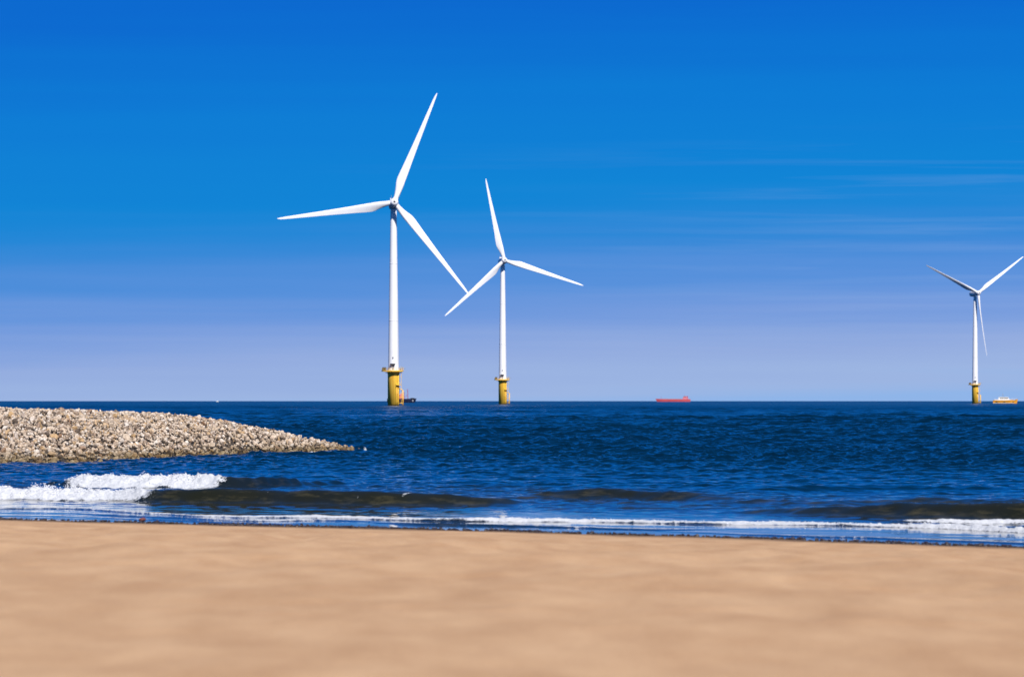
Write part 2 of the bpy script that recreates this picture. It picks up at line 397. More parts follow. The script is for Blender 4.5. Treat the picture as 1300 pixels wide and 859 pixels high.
def water_mat():
    m, nt, b = new_mat('sea_water')
    L = nt.links.new
    def attr(n): a = N(nt, 'ShaderNodeAttribute'); a.attribute_name = n; return a.outputs['Fac']
    geo = N(nt, 'ShaderNodeNewGeometry')
    def noise(scale, det=3, rough=.55, vec=(1, 1, 1)):
        mp = N(nt, 'ShaderNodeMapping'); mp.inputs['Scale'].default_value = vec; L(geo.outputs['Position'], mp.inputs['Vector'])
        n = N(nt, 'ShaderNodeTexNoise'); n.inputs['Scale'].default_value = scale; n.inputs['Detail'].default_value = det; n.inputs['Roughness'].default_value = rough
        L(mp.outputs['Vector'], n.inputs['Vector']); return n.outputs['Fac']
    def math_(op, a, b_=None, c=None):
        n = N(nt, 'ShaderNodeMath', operation=op)
        for i, v in enumerate((a, b_, c)):
            if v is None: continue
            if isinstance(v, (int, float)): n.inputs[i].default_value = v
            else: L(v, n.inputs[i])
        return n.outputs[0]
    def mixc(f, a, c):
        n = N(nt, 'ShaderNodeMix', data_type='RGBA')
        if isinstance(f, (int, float)): n.inputs['Factor'].default_value = f
        else: L(f, n.inputs['Factor'])
        for k, v in (('A', a), ('B', c)):
            if isinstance(v, tuple): n.inputs[k].default_value = v + (1,)
            else: L(v, n.inputs[k])
        return n.outputs['Result']
    surf, calm, foam, deep = attr('surf'), attr('calm'), attr('foam'), attr('deep')
    body = mixc(noise(.035, 3, .5, (1, .35, 1)), (.0003, .0062, .019), (.0006, .014, .036))
    sr = N(nt, 'ShaderNodeMapRange'); sr.inputs['From Min'].default_value = .50; sr.inputs['From Max'].default_value = .72; L(noise(1.7, 6, .66, (1, 1, 5)), sr.inputs['Value'])
    silt = mixc(sr.outputs['Result'], mixc(noise(.4, 2), (.006, .008, .003), (.018, .016, .006)), (.050, .043, .019))
    col = mixc(surf, body, silt)
    # foam texture
    fn = math_('ADD', math_('MULTIPLY', noise(9, 6, .7), .55), math_('MULTIPLY', noise(30, 4, .65), .45))
    fn = math_('MULTIPLY_ADD', fn, 1.7, -.35)
    fm = math_('SUBTRACT', math_('ADD', math_('MULTIPLY', foam, 1.35), fn), .92)
    mr = N(nt, 'ShaderNodeMapRange'); mr.inputs['From Min'].default_value = 0; mr.inputs['From Max'].default_value = .13; L(fm, mr.inputs['Value'])
    fmask = mr.outputs['Result']
    # bump: fine ripples
    b1 = N(nt, 'ShaderNodeBump'); b1.inputs['Distance'].default_value = .055
    L(math_('MULTIPLY_ADD', calm, -.5, .5), b1.inputs['Strength'])
    L(math_('ADD', noise(2.4, 4, .62, (1, .8, 1)), math_('MULTIPLY', noise(.5, 3, .55), 1.8)), b1.inputs['Height'])
    L(b1.outputs['Normal'], b.inputs['Normal'])
    L(col, b.inputs['Base Color'])
    b.inputs['IOR'].default_value = 1.333
    L(math_('MULTIPLY_ADD', deep, .16, math_('MULTIPLY_ADD', calm, -.04, .08)), b.inputs['Roughness'])
    L(math_('MULTIPLY_ADD', deep, -.42, math_('MULTIPLY_ADD', calm, .0, .5)), b.inputs['Specular IOR Level'])
    f = N(nt, 'ShaderNodeBsdfPrincipled'); L(mixc(noise(13, 5, .6, (1, 1, 1.6)), (.30, .32, .36), (.84, .84, .84)), f.inputs['Base Color']); f.inputs['Roughness'].default_value = .8
    f.inputs['Specular IOR Level'].default_value = .2
    b2 = N(nt, 'ShaderNodeBump'); b2.inputs['Distance'].default_value = .03; b2.inputs['Strength'].default_value = .7
    L(fn, b2.inputs['Height']); L(b2.outputs['Normal'], f.inputs['Normal'])
    ms = N(nt, 'ShaderNodeMixShader'); L(fmask, ms.inputs[0]); L(b.outputs[0], ms.inputs[1]); L(f.outputs[0], ms.inputs[2])
    L(ms.outputs[0], nt.nodes['Material Output'].inputs['Surface'])
    return m
M['water'] = water_mat()
me = grid_mesh('sea', Xg + DX, Yg + DY, Zg, M['water'], dict(foam=foam, surf=surf, calm=calm, deep=deep))
tag(link(bpy.data.objects.new('sea', me)), kind='structure')

# spray thrown up by the two breakers
def ico(sub):
    bm = bmesh.new(); bmesh.ops.create_icosphere(bm, subdivisions=sub, radius=1.0)
    v = np.array([x.co[:] for x in bm.verts]); f = np.array([[q.index for q in p.verts] for p in bm.faces]); bm.free(); return v, f
V0, F0 = ico(1); V2, F2 = ico(3)
def scatter_mesh(name, P, S, mat, rot=True, base=None):
    """P (n,3), S (n,3); every piece its own irregular convex lump"""
    n = len(P); V = np.repeat((V0 if base is None else base)[None], n, 0)
    nv = V.shape[1]
    if rot:
        q = rng.normal(size=(n, 4)); q /= np.linalg.norm(q, axis=1, keepdims=True)
        nn = rng.normal(size=(n, 7, 3)); nn /= np.linalg.norm(nn, axis=2, keepdims=True)
        dd = rng.uniform(.55, .95, (n, 7))
        dp = np.einsum('nvk,npk->nvp', V, nn)
        lim = np.min(np.where(dp > .2, dd[:, None, :] / np.maximum(dp, .2), 9), axis=2)
        V = V * np.minimum(1, lim)[:, :, None]
    V = V * S[:, None, :]
    if rot:
        w_, x, y, z = q.T
        Rm = np.stack([1 - 2 * (y * y + z * z), 2 * (x * y - z * w_), 2 * (x * z + y * w_), 2 * (x * y + z * w_), 1 - 2 * (x * x + z * z), 2 * (y * z - x * w_), 2 * (x * z - y * w_), 2 * (y * z + x * w_), 1 - 2 * (x * x + y * y)], 1).reshape(n, 3, 3)
        V = np.einsum('nij,nvj->nvi', Rm, V)
    V = V + P[:, None, :]
    FF = (F0[None] + (np.arange(n) * nv)[:, None, None]).reshape(-1, 3)
    return raw_mesh(name, V.reshape(-1, 3), FF, mat, smooth=False)
m_, nt_, b_ = new_mat('white_spray'); b_.inputs['Base Color'].default_value = (.88, .88, .9, 1); b_.inputs['Roughness'].default_value = .6
M['spray'] = m_
def height_at(x, y):
    i = np.clip(np.searchsorted(rows, y), 1, len(rows) - 1); j = np.clip(np.searchsorted(ta, x / y), 1, len(ta) - 1)
    return Zg[i, j]
P = []; S = []
for (wi, x0, x1, n, up) in ((0, 82, 262, 1500, .012), (1, -60, 180, 1500, .014), (1, 25, 65, 260, .052), (0, 80, 92, 160, .06), (6, 560, 1320, 700, .006)):
    wv = WAVES[wi]
    px = rng.uniform(x0, x1, n)
    if up > .05: px = (x0 + x1) / 2 + rng.normal(0, (x1 - x0) / 4.5, n)
    D0 = float(np.mean(wv['Y'])) if wi == 0 else 0
    X = wx(px, 80 if wi == 0 else (68 if wi == 1 else 58))
    Y = np.interp(X, wv['X'], wv['Y']) + wv['wf'] * .9 + rng.normal(0, wv['wf'] * .6, n)
    keep = rng.random(n) < np.interp(X, wv['X'], wv['foam'])
    Z = height_at(X, Y) + np.abs(rng.normal(0, up, n)) * (0.6 + .8 * vnoise(X / .35, Y * 0 + wi, 3)) + .004
    r = rng.uniform(.003, .011, n) * (1 if wi != 6 else .8)
    P.append(np.stack([X, Y, Z], 1)[keep]); S.append(np.repeat(r[keep, None], 3, 1))
P = np.concatenate(P); S = np.concatenate(S)
tag(link(bpy.data.objects.new('spray', scatter_mesh('spray', P, S, M['spray']))),
    'white droplets thrown up along the crests of the breaking waves', 'spray', kind='stuff')

# ------------------------------------------------------------------ sand
def sand_mat():
    m, nt, b = new_mat('beach_sand'); L = nt.links.new
    geo = N(nt, 'ShaderNodeNewGeometry')
    mp = N(nt, 'ShaderNodeMapping'); mp.inputs['Scale'].default_value = (1, .3, 1); L(geo.outputs['Position'], mp.inputs['Vector'])
    n1 = N(nt, 'ShaderNodeTexNoise'); n1.inputs['Scale'].default_value = 2.2; n1.inputs['Detail'].default_value = 6; n1.inputs['Roughness'].default_value = .6; L(mp.outputs[0], n1.inputs['Vector'])
    n2 = N(nt, 'ShaderNodeTexNoise'); n2.inputs['Scale'].default_value = 140; n2.inputs['Detail'].default_value = 2; L(geo.outputs['Position'], n2.inputs['Vector'])
    r = N(nt, 'ShaderNodeValToRGB'); e = r.color_ramp.elements
    e[0].position = .34; e[0].color = (.50, .295, .155, 1); e[1].position = .66; e[1].color = (.625, .395, .22, 1)
    L(n1.outputs['Fac'], r.inputs['Fac'])
    mx = N(nt, 'ShaderNodeMix', data_type='RGBA', blend_type='MULTIPLY'); mx.inputs['Factor'].default_value = 1
    r2 = N(nt, 'ShaderNodeValToRGB'); r2.color_ramp.elements[0].position = .3; r2.color_ramp.elements[0].color = (.7, .68, .66, 1); r2.color_ramp.elements[1].position = .6; r2.color_ramp.elements[1].color = (1, 1, 1, 1)
    L(n2.outputs['Fac'], r2.inputs['Fac']); L(r.outputs[0], mx.inputs['A']); L(r2.outputs[0], mx.inputs['B'])
    spz = N(nt, 'ShaderNodeSeparateXYZ'); L(geo.outputs['Position'], spz.inputs[0])
    wz = N(nt, 'ShaderNodeMapRange'); wz.inputs['From Min'].default_value = .035; wz.inputs['From Max'].default_value = .10; L(spz.outputs['Z'], wz.inputs['Value'])
    wm = N(nt, 'ShaderNodeMix', data_type='RGBA'); wm.inputs['A'].default_value = (.17, .105, .06, 1); L(wz.outputs[0], wm.inputs['Factor']); L(mx.outputs['Result'], wm.inputs['B'])
    L(wm.outputs['Result'], b.inputs['Base Color']); b.inputs['Roughness'].default_value = .95; b.inputs['Specular IOR Level'].default_value = .15
    bp = N(nt, 'ShaderNodeBump'); bp.inputs['Distance'].default_value = .004; L(n2.outputs['Fac'], bp.inputs['Height']); L(bp.outputs[0], b.inputs['Normal'])
    return m
M['sand'] = sand_mat()
ys = np.concatenate([np.linspace(-300, 4, 60), np.arange(4.2, 66, .09), np.linspace(67, 220, 60)])
xs = np.concatenate([-9 - np.geomspace(.2, 400, 60)[::-1], np.arange(-9, 9.01, .06), 9 + np.geomspace(.2, 400, 60)])
SX, SY = np.meshgrid(xs, ys)
def sand_z(X, Y):
    s = shore(X) - Y
    z = np.where(s > 0, .0275 * np.minimum(s, 27) + .0095 * np.clip(s - 27, 0, 32) , .06 * s)
    z = np.maximum(z, -1.6)
    a = sm(1, 9, s)
    z = z + a * (.035 * fbm(X / .55, Y / 2.2, 2, 19) * sm(6, 14, s) * (1 - sm(30, 38, s)) + .016 * fbm(X / 1.3, Y / 1.7, 3, 9) + .012 * fbm(X / .34, Y / .5, 3, 12)) * (1 - .70 * sm(24, 38, s))
    # a few footprints and hollows
    return z + .006 * fbm(X / .5, Y / .5, 2, 2) * sm(-1, .3, s)
SZ = sand_z(SX, SY)
tag(link(bpy.data.objects.new('sand', grid_mesh('sand', SX, SY, SZ, M['sand']))), kind='structure')

# ------------------------------------------------------------------ rocks
def rock_mat():
    m, nt, b = new_mat('groyne_rock'); L = nt.links.new
    geo = N(nt, 'ShaderNodeNewGeometry'); oi = N(nt, 'ShaderNodeObjectInfo')
    ad = N(nt, 'ShaderNodeMath', operation='ADD'); L(geo.outputs['Random Per Island'], ad.inputs[0]); L(oi.outputs['Random'], ad.inputs[1])
    fr = N(nt, 'ShaderNodeMath', operation='FRACT'); L(ad.outputs[0], fr.inputs[0])
    r = N(nt, 'ShaderNodeValToRGB'); cr = r.color_ramp; cr.interpolation = 'LINEAR'
    st = [(0, (.09, .07, .055)), (.14, (.26, .19, .14)), (.3, (.54, .43, .32)), (.5, (.68, .56, .44)), (.62, (.52, .34, .17)), (.72, (.70, .57, .45)), (.86, (.78, .70, .61)), (.93, (.32, .19, .11)), (1, (.50, .42, .35))]
    while len(cr.elements) < len(st): cr.elements.new(.5)
    for e, (p, c) in zip(cr.elements, st): e.position = p; e.color = c + (1,)
    L(fr.outputs[0], r.inputs['Fac'])
    n = N(nt, 'ShaderNodeTexNoise'); n.inputs['Scale'].default_value = 14; n.inputs['Detail'].default_value = 6; n.inputs['Roughness'].default_value = .65; L(geo.outputs['Position'], n.inputs['Vector'])
    r2 = N(nt, 'ShaderNodeValToRGB'); r2.color_ramp.elements[0].position = .32; r2.color_ramp.elements[0].color = (.5, .47, .44, 1); r2.color_ramp.elements[1].position = .6; r2.color_ramp.elements[1].color = (1, 1, 1, 1)
    L(n.outputs['Fac'], r2.inputs['Fac'])
    mx = N(nt, 'ShaderNodeMix', data_type='RGBA', blend_type='MULTIPLY'); mx.inputs['Factor'].default_value = 1; L(r.outputs[0], mx.inputs['A']); L(r2.outputs[0], mx.inputs['B'])
    # wet, weed-stained stones up to the tide line
    sp = N(nt, 'ShaderNodeSeparateXYZ'); L(geo.outputs['Position'], sp.inputs[0])
    nz = N(nt, 'ShaderNodeTexNoise'); nz.inputs['Scale'].default_value = 1.6; nz.inputs['Detail'].default_value = 4; L(geo.outputs['Position'], nz.inputs['Vector'])
    a2 = N(nt, 'ShaderNodeMath', operation='MULTIPLY_ADD'); a2.inputs[1].default_value = -.5; L(nz.outputs['Fac'], a2.inputs[0]); L(sp.outputs['Z'], a2.inputs[2])
    mr = N(nt, 'ShaderNodeMapRange'); mr.inputs['From Min'].default_value = -.14; mr.inputs['From Max'].default_value = .12; L(a2.outputs[0], mr.inputs['Value'])
    wet = N(nt, 'ShaderNodeMix', data_type='RGBA', blend_type='MULTIPLY'); wet.inputs['Factor'].default_value = 1
    wet.inputs['B'].default_value = (.42, .38, .27, 1); L(mx.outputs['Result'], wet.inputs['A'])
    m2 = N(nt, 'ShaderNodeMix', data_type='RGBA'); L(mr.outputs[0], m2.inputs['Factor']); L(wet.outputs['Result'], m2.inputs['A']); L(mx.outputs['Result'], m2.inputs['B'])
    L(m2.outputs['Result'], b.inputs['Base Color']); b.inputs['Roughness'].default_value = .85; b.inputs['Specular IOR Level'].default_value = .25
    bp = N(nt, 'ShaderNodeBump'); bp.inputs['Distance'].default_value = .02; bp.inputs['Strength'].default_value = .6; L(n.outputs['Fac'], bp.inputs['Height']); L(bp.outputs[0], b.inputs['Normal'])
    return m
M['rock'] = rock_mat()
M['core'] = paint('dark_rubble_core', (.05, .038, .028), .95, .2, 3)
# near waterline and ridge of the groyne, as picture column -> distance / height
GX = np.array([-900, -300, 0, 60, 100, 120, 180, 200, 220, 240, 260, 300, 350, 400, 430, 452, 462])
BASE = np.interp(GX, [-900, -300, 0, 60, 120, 180, 220, 260, 300, 350, 400, 455, 462], [104, 107, 108.6, 107.7, 110.5, 113.4, 119.0, 122.6, 126.3, 128.6, 130.5, 135.6, 137.0])
RIDG = np.interp(GX, [-900, 0, 245, 400, 462], [122, 125, 131, 135.3, 137.6])
topY = np.interp(GX, [-900, 0, 100, 200, 245, 300, 350, 400, 430, 452, 462], [514, 518.8, 521.5, 526, 529.5, 538, 548, 558.5, 564.5, 569.5, 573])
RZ = CAMH - (topY - HY) * RIDG / F
def bank(px, t):
    """t 0 = near waterline, 1 = ridge, 2 = far waterline -> X, Y, Z"""
    b0 = np.interp(px, GX, BASE); rd = np.interp(px, GX, RIDG); rz = np.interp(px, GX, RZ)
    far = rd + (rd - b0) * .7 + .6
    Y = np.where(t < 1, b0 + (rd - b0) * t, rd + (far - rd) * (t - 1))
    z = np.where(t < 1, (rz + .12) * np.sin(np.clip(t, -.2, 1) * math.pi / 2) ** 1.0 - .12, (rz + .12) * np.cos((t - 1) * math.pi / 2) - .12)
    Xm = (px - CX) * rd / F + (px - CX) * (Y - rd) / F * .6
    return Xm, Y, z
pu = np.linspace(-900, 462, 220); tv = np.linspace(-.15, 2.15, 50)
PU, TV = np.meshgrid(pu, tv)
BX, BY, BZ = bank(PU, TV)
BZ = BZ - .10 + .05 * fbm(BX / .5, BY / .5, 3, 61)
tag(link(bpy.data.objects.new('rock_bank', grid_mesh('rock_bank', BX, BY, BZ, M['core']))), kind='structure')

n = 33000
px = np.concatenate([rng.uniform(-120, 462, int(n * .86)), rng.uniform(-900, -120, n - int(n * .86))])
t = np.concatenate([rng.uniform(-.03, 1.12, int(n * .80)), rng.uniform(1.1, 2.05, n - int(n * .80))]); rng.shuffle(t)
# drop stones where the bank narrows so the density stays even
wid = np.interp(px, GX, RIDG - BASE); keep = rng.random(n) < np.clip(wid / 14, .16, 1)
px, t = px[keep], t[keep]
X, Y, Z = bank(px, t); n = len(X)
sz = np.exp(rng.normal(math.log(.044), .36, n)); sz = np.clip(sz, .02, .10)
S = sz[:, None] * rng.uniform(.75, 1.3, (n, 3)) * np.array([1.15, 1.1, .85])
Z = Z + .05 * fbm(X / .5, Y / .5, 3, 61) - .05 + rng.uniform(-.02, .05, n)
tag(link(bpy.data.objects.new('rubble', scatter_mesh('rubble', np.stack([X, Y, Z], 1), S, M['rock']))),
    'mass of small pale stones packed over the whole rock groyne', 'rubble', kind='stuff')

def rock_mesh(k, sub=V2, fc=F2):
    r = np.random.default_rng(100 + k)
    nn = r.normal(size=(11, 3)); nn /= np.linalg.norm(nn, axis=1, keepdims=True); dd = r.uniform(.55, .92, 11)
    dp = sub @ nn.T; lim = np.min(np.where(dp > .15, dd / np.maximum(dp, .15), 9), axis=1)
    v = sub * np.minimum(1, lim)[:, None]
    v = v * (1 + .05 * r.normal(size=(len(v), 1)) * .5) * r.uniform(.8, 1.25, (1, 3))
    return raw_mesh('boulder', v, fc, M['rock'])
RM = [rock_mesh(k) for k in range(14)]
spots = []
for k in range(300):
    u = rng.random()
    if k < 60: tt = rng.uniform(.93, 1.03); g = 'crest'
    elif k < 130: tt = rng.uniform(.0, .07); g = 'water'
    else: tt = rng.uniform(.08, .92) ; g = 'slope'
    for _ in range(30):
        p_ = rng.uniform(-8, 458)
        if rng.random() < np.clip(np.interp(p_, GX, RIDG - BASE) / 12, .12, 1): break
    spots.append((p_, tt, g))
GL = {'crest': ('pale boulder set on the crest of the rock groyne against the sea', 'boulders along the crest of the rock groyne'),
      'water': ('dark wet boulder at the waterline along the foot of the rock groyne', 'wet boulders along the foot of the rock groyne'),
      'slope': ('larger pale beige boulder among the small stones on the groyne slope', 'larger boulders on the slope of the rock groyne')}
for k, (p_, tt, g) in enumerate(spots):
    X, Y, Z = [float(v) for v in bank(np.array(p_), np.array(tt))]
    o = bpy.data.objects.new('boulder', RM[k % 14]) if k < 14 else bpy.data.objects['boulder'].copy()
    if k >= 14: o.data = RM[k % 14]
    s = random.uniform(.066, .118) * (1 if g != 'crest' else .85) * (1 if p_ < 430 else .75)
    o.location = (X, Y, Z + (.02 if g != 'crest' else -.01)); o.rotation_euler = (random.uniform(0, 6.28), random.uniform(0, 6.28), random.uniform(0, 6.28))
    o.scale = (s * random.uniform(.85, 1.25), s * random.uniform(.85, 1.2), s * random.uniform(.7, 1))
    COL.objects.link(o)
    tag(o, GL[g][0], 'boulder', GL[g][1])
# the last stones trailing into the water beyond the tip
for (p_, y_, s) in ((447, 571, .11), (455, 572.4, .085), (437, 570.5, .13)):
    D = dist(y_); o = bpy.data.objects['boulder'].copy(); o.data = RM[int(p_) % 14]
    o.location = (wx(p_, D), D, .0); o.scale = (s * 1.2, s, s * .8); o.rotation_euler = (random.uniform(0, 6), random.uniform(0, 6), 0); COL.objects.link(o)
    tag(o, 'low stone awash in the sea at the very tip of the rock groyne', 'stone', 'stones awash at the tip of the groyne')

# ------------------------------------------------------------------ strand line: weed and stones
M['weed'] = paint('dark_seaweed', (.030, .018, .020), .5, .2, 30)
M['rust'] = paint('reddish_brown_weed', (.17, .045, .035), .7, .2, 30)
def weed_mesh(k):
    r = np.random.default_rng(400 + k)
    m = MB()
    for j in range(14):
        a = r.uniform(0, 6.28); q = Vector((r.normal(0, .45), r.normal(0, .3), 0))
        pts = [q + Vector((math.cos(a) * s * r.uniform(.2, .5), math.sin(a) * s * .35, .10 + .35 * math.sin(s * 3.1) * r.random())) for s in np.linspace(0, 1, 5)]
        m.path(pts, .06 + .05 * r.random(), n=5)
    v = rock_mesh(40 + k)
    bm2 = bmesh.new(); bm2.from_mesh(v); bmesh.ops.scale(bm2, vec=(.75, .5, .32), verts=bm2.verts); bmesh.ops.translate(bm2, vec=(0, 0, .1), verts=bm2.verts)
    t_ = bpy.data.meshes.new('t'); bm2.to_mesh(t_); bm2.free(); m.bm.from_mesh(t_); bpy.data.meshes.remove(t_); bpy.data.meshes.remove(v)
    return m.mesh('seaweed_clump', M['weed'])
WM = [weed_mesh(k) for k in range(8)]
src = None
cl = [(8, 1.1), (36, .9), (52, 1.0), (75, .8), (112, .9), (128, 1.2), (150, .9), (205, 1.2), (216, 1.5), (232, .9), (252, 1.1), (258, 1.3), (287, .9), (297, .8), (316, 1.2), (322, 1.3),
      (349, 1.1), (372, .7), (421, 1.3), (446, .7), (464, 1.2), (581, .8), (730, 1.2), (736, .9), (754, 1.0), (762, 1.1), (790, 1.2), (800, 1.1), (808, 1.0), (828, .9), (843, 1.4), (861, 1.0), (874, .8), (903, .9),
      (921, 1.5), (936, 1.0), (957, 1.1), (967, 1.2), (975, 1.4), (984, 1.2), (1108, .8), (1124, 1.5), (1134, 1.1), (1141, 1.4), (1150, 1.2), (1163, 1.1), (1192, .8), (1200, .8), (1246, .7), (1290, 1.0), (1296, 1.1)]
for k, (p_, s) in enumerate(cl):
    D = np.interp(p_, [0, 325, 500, 640, 980, 1300], [57.5, 54.6, 53.3, 52.3, 49.3, 46.4])
    X = wx(p_, D); Y = float(shore(X)) + random.uniform(-.25, .5)
    if src is None: o = src = bpy.data.objects.new('seaweed_clump', WM[0])
    else: o = src.copy(); o.data = WM[k % 8]
    c = .038 * s
    o.location = (X, Y, max(0, float(sand_z(np.array(X), np.array(Y)))) + .0); o.scale = (c * random.uniform(1, 1.7), c, c * random.uniform(.8, 1.2)); o.rotation_euler = (0, 0, random.uniform(-.6, .6))
    COL.objects.link(o)
    tag(o, 'small dark clump of seaweed lying where the wash meets the sand', 'seaweed', 'seaweed clumps along the waterline')
rm = rock_mesh(77); rm.materials.clear(); rm.materials.append(M['rust'])
D = dist(661.5); o = link(bpy.data.objects.new('driftwood', rm)); o.location = (wx(181, D), D, .03); o.scale = (.055, .04, .05)
tag(o, 'small reddish brown lump sitting in the shallow wash left of the middle', 'driftwood')
n = 3400
px = rng.uniform(-40, 1340, n); dens = .25 + .75 * sm(-.1, .5, vnoise(px / 60, px * 0, 8)); keep = rng.random(n) < dens; px = px[keep]; n = len(px)
D = np.interp(px, [0, 325, 500, 640, 980, 1300], [57.5, 54.6, 53.3, 52.3, 49.3, 46.4]); X = wx(px, D); Y = shore(X) + rng.normal(.0, .22, n)
Z = np.maximum(0, sand_z(X, Y)) + .004
S = rng.uniform(.009, .026, n)[:, None] * rng.uniform(.6, 1.6, (n, 3))
tag(link(bpy.data.objects.new('strand_line', scatter_mesh('strand_line', np.stack([X, Y, Z], 1), S, M['weed']))),
    'fine dark weed and grit strewn along the edge of the sand', 'seaweed', kind='stuff')

# ------------------------------------------------------------------ wind turbines
def superellipse(cx, cz, a, b, p, y, n=28):
    out = []
    for k in range(n):
        t = 2 * math.pi * k / n; c, s = math.cos(t), math.sin(t)
        out.append((cx + a * math.copysign(abs(c) ** (2 / p), c), y, cz + b * math.copysign(abs(s) ** (2 / p), s)))
    return out
HUB = 79.3; TPZ = 13.6
def blade_mesh():
    m = MB(); rings = []
    st = np.concatenate([np.linspace(1.2, 4, 5), np.linspace(5, 14, 12), np.linspace(16, 45, 22), [45.8, 46.3, 46.55]])
    for r in st:
        ch = np.interp(r, [1.2, 2.5, 5, 8, 9.5, 12, 16, 25, 35, 43, 45.5, 46.55], [1.95, 1.95, 2.55, 3.4, 3.5, 3.3, 2.85, 2.1, 1.45, .95, .65, .12])
        th = np.interp(r, [1.2, 2.5, 5, 9, 14, 25, 46.55], [1.0, 1.0, .62, .36, .26, .20, .16])
        tw = math.radians(np.interp(r, [1.2, 6, 10, 20, 35, 46], [13, 13, 10, 5, 1.5, 0]) + 2.0)
        le = np.interp(r, [1.2, 2.5, 9, 46.55], [.5, .5, .30, .28])
        bl = np.interp(r, [1.2, 3, 8], [0, .1, 1])
        n = 26; ring = []
        for k in range(n):
            a = 2 * math.pi * k / n
            xc = .5 + .5 * math.cos(a)                              # 0 leading, 1 trailing
            yt = 5 * th * (.2969 * math.sqrt(max(xc, 0)) - .126 * xc - .3516 * xc ** 2 + .2843 * xc ** 3 - .1036 * xc ** 4) * math.copysign(1, math.sin(a) + 1e-9)
            cam_ = .03 * (1 - (2 * xc - 1) ** 2)
            yc_ = .5 * th * math.sin(a)
            y = (yt + cam_) * bl + yc_ * (1 - bl)
            X = (le - xc) * ch; Y = y * ch                           # +X leading edge, +Y downwind
            c, s = math.cos(tw), math.sin(tw)
            pb = -1.6 * (r / 46.5) ** 2                              # pre-bend / cone towards the wind
            ring.append((X * c + Y * s, -X * s + Y * c + pb, r))
        rings.append(ring)
    m.loft(rings); return m.mesh('blade', M['blade'])
MS = {}
MS['blade'] = blade_mesh()
# receptor marks are too small; hub with dished nose
m = MB(); m.lathe([(.42, -2.05), (.75, -1.98), (1.15, -1.75), (1.48, -1.3), (1.62, -.6), (1.66, .3), (1.62, 1.0), (1.5, 1.25)], 40, 'Y')
for k in range(3):
    a = k * 2 * math.pi / 3; d_ = Vector((math.sin(a), 0, math.cos(a))); m.tube(d_ * .9, d_ * 1.75, 1.08, 1.02, 24)
MS['hub'] = m.mesh('hub', M['white'])
MS['nose'] = MB().lathe([(.4, -2.09), (.46, -2.045)], 24, 'Y').mesh('nose_vent', M['dark'])
m = MB(); rr = []
for (y, a, b_, cz, p) in ((1.5, 1.35, 1.4, 0, 2.2), (1.62, 1.6, 1.65, 0, 2.3), (2.4, 1.72, 1.8, .05, 2.8), (5, 1.75, 1.9, .12, 3.2), (8.6, 1.72, 1.88, .15, 3.2), (10.4, 1.55, 1.65, .25, 2.9), (11.3, 1.2, 1.2, .4, 2.5), (11.6, .6, .6, .5, 2.2)):
    rr.append(superellipse(0, cz, a, b_, p, y))
m.loft(rr); MS['nacelle'] = m.mesh('nacelle', M['white'])
m = MB(); m.path([(-.6, 10.2, 1.9), (-.6, 10.2, 4.0)], .05); m.path([(.6, 10.2, 1.9), (.6, 10.2, 3.6)], .05); m.path([(-.6, 10.2, 3.3), (.6, 10.2, 3.3)], .04)
m.tube((-.6, 10.2, 3.9), (-.6, 10.2, 4.1), .14); m.tube((.6, 10.2, 3.5), (.6, 10.2, 3.7), .14)
MS['mast'] = m.mesh('wind_sensor', M['grey'])
MS['cooler'] = MB().box((-1.1, 7.6, 1.95), (1.1, 8.7, 2.75), .08).mesh('cooler', M['white'])
# tower
m = MB(); prof = [(2.1, TPZ + .25), (2.12, TPZ + .3)]
for z in np.linspace(TPZ + .5, HUB - 1.9, 16):
    prof.append((2.1 - (2.1 - 1.2) * ((z - TPZ) / (HUB - TPZ - 1.9)) ** 1.15, z))
m.lathe(prof, 56)
MS['tower'] = m.mesh('tower', M['tower'])
m = MB()
for z in (TPZ + .35, 33.5, 56.0):
    r = 2.1 - .9 * max(0, (z - TPZ) / (HUB - TPZ - 1.9)) ** 1.15
    m.lathe([(r + .01, z - .13), (r + .045, z - .1), (r + .045, z + .1), (r + .01, z + .13)], 48)
MS['flange'] = m.mesh('flange', M['tower'])
# door, sill and canopy on the camera side
m = MB().box((-.55, -2.16, TPZ + .5), (.35, -2.0, TPZ + 2.6), .03); MS['door'] = m.mesh('door', M['grey'])
m = MB().box((-1.25, -2.9, TPZ + 2.75), (.75, -1.9, TPZ + 2.95), .03).box((-1.25, -2.9, TPZ + 2.35), (-1.17, -1.9, TPZ + 2.75)).box((-1.25, -2.92, TPZ + 2.45), (.75, -2.84, TPZ + 2.75)); MS['canopy'] = m.mesh('door_canopy', M['dark'])
m = MB().box((-.35, -2.35, TPZ + 5.0), (.05, -1.95, TPZ + 5.5), .05); MS['lamp'] = m.mesh('marker_lamp', M['dark'])
# transition piece
m = MB(); m.lathe([(2.3, -3), (2.3, TPZ - 1.1), (2.45, TPZ - .6), (2.45, TPZ - .2)], 56)
m.lathe([(2.31, TPZ - 1.4), (2.36, TPZ - 1.38), (2.36, TPZ - 1.28), (2.31, TPZ - 1.26)], 48)
MS['tp'] = m.mesh('foundation', M['yellow'])
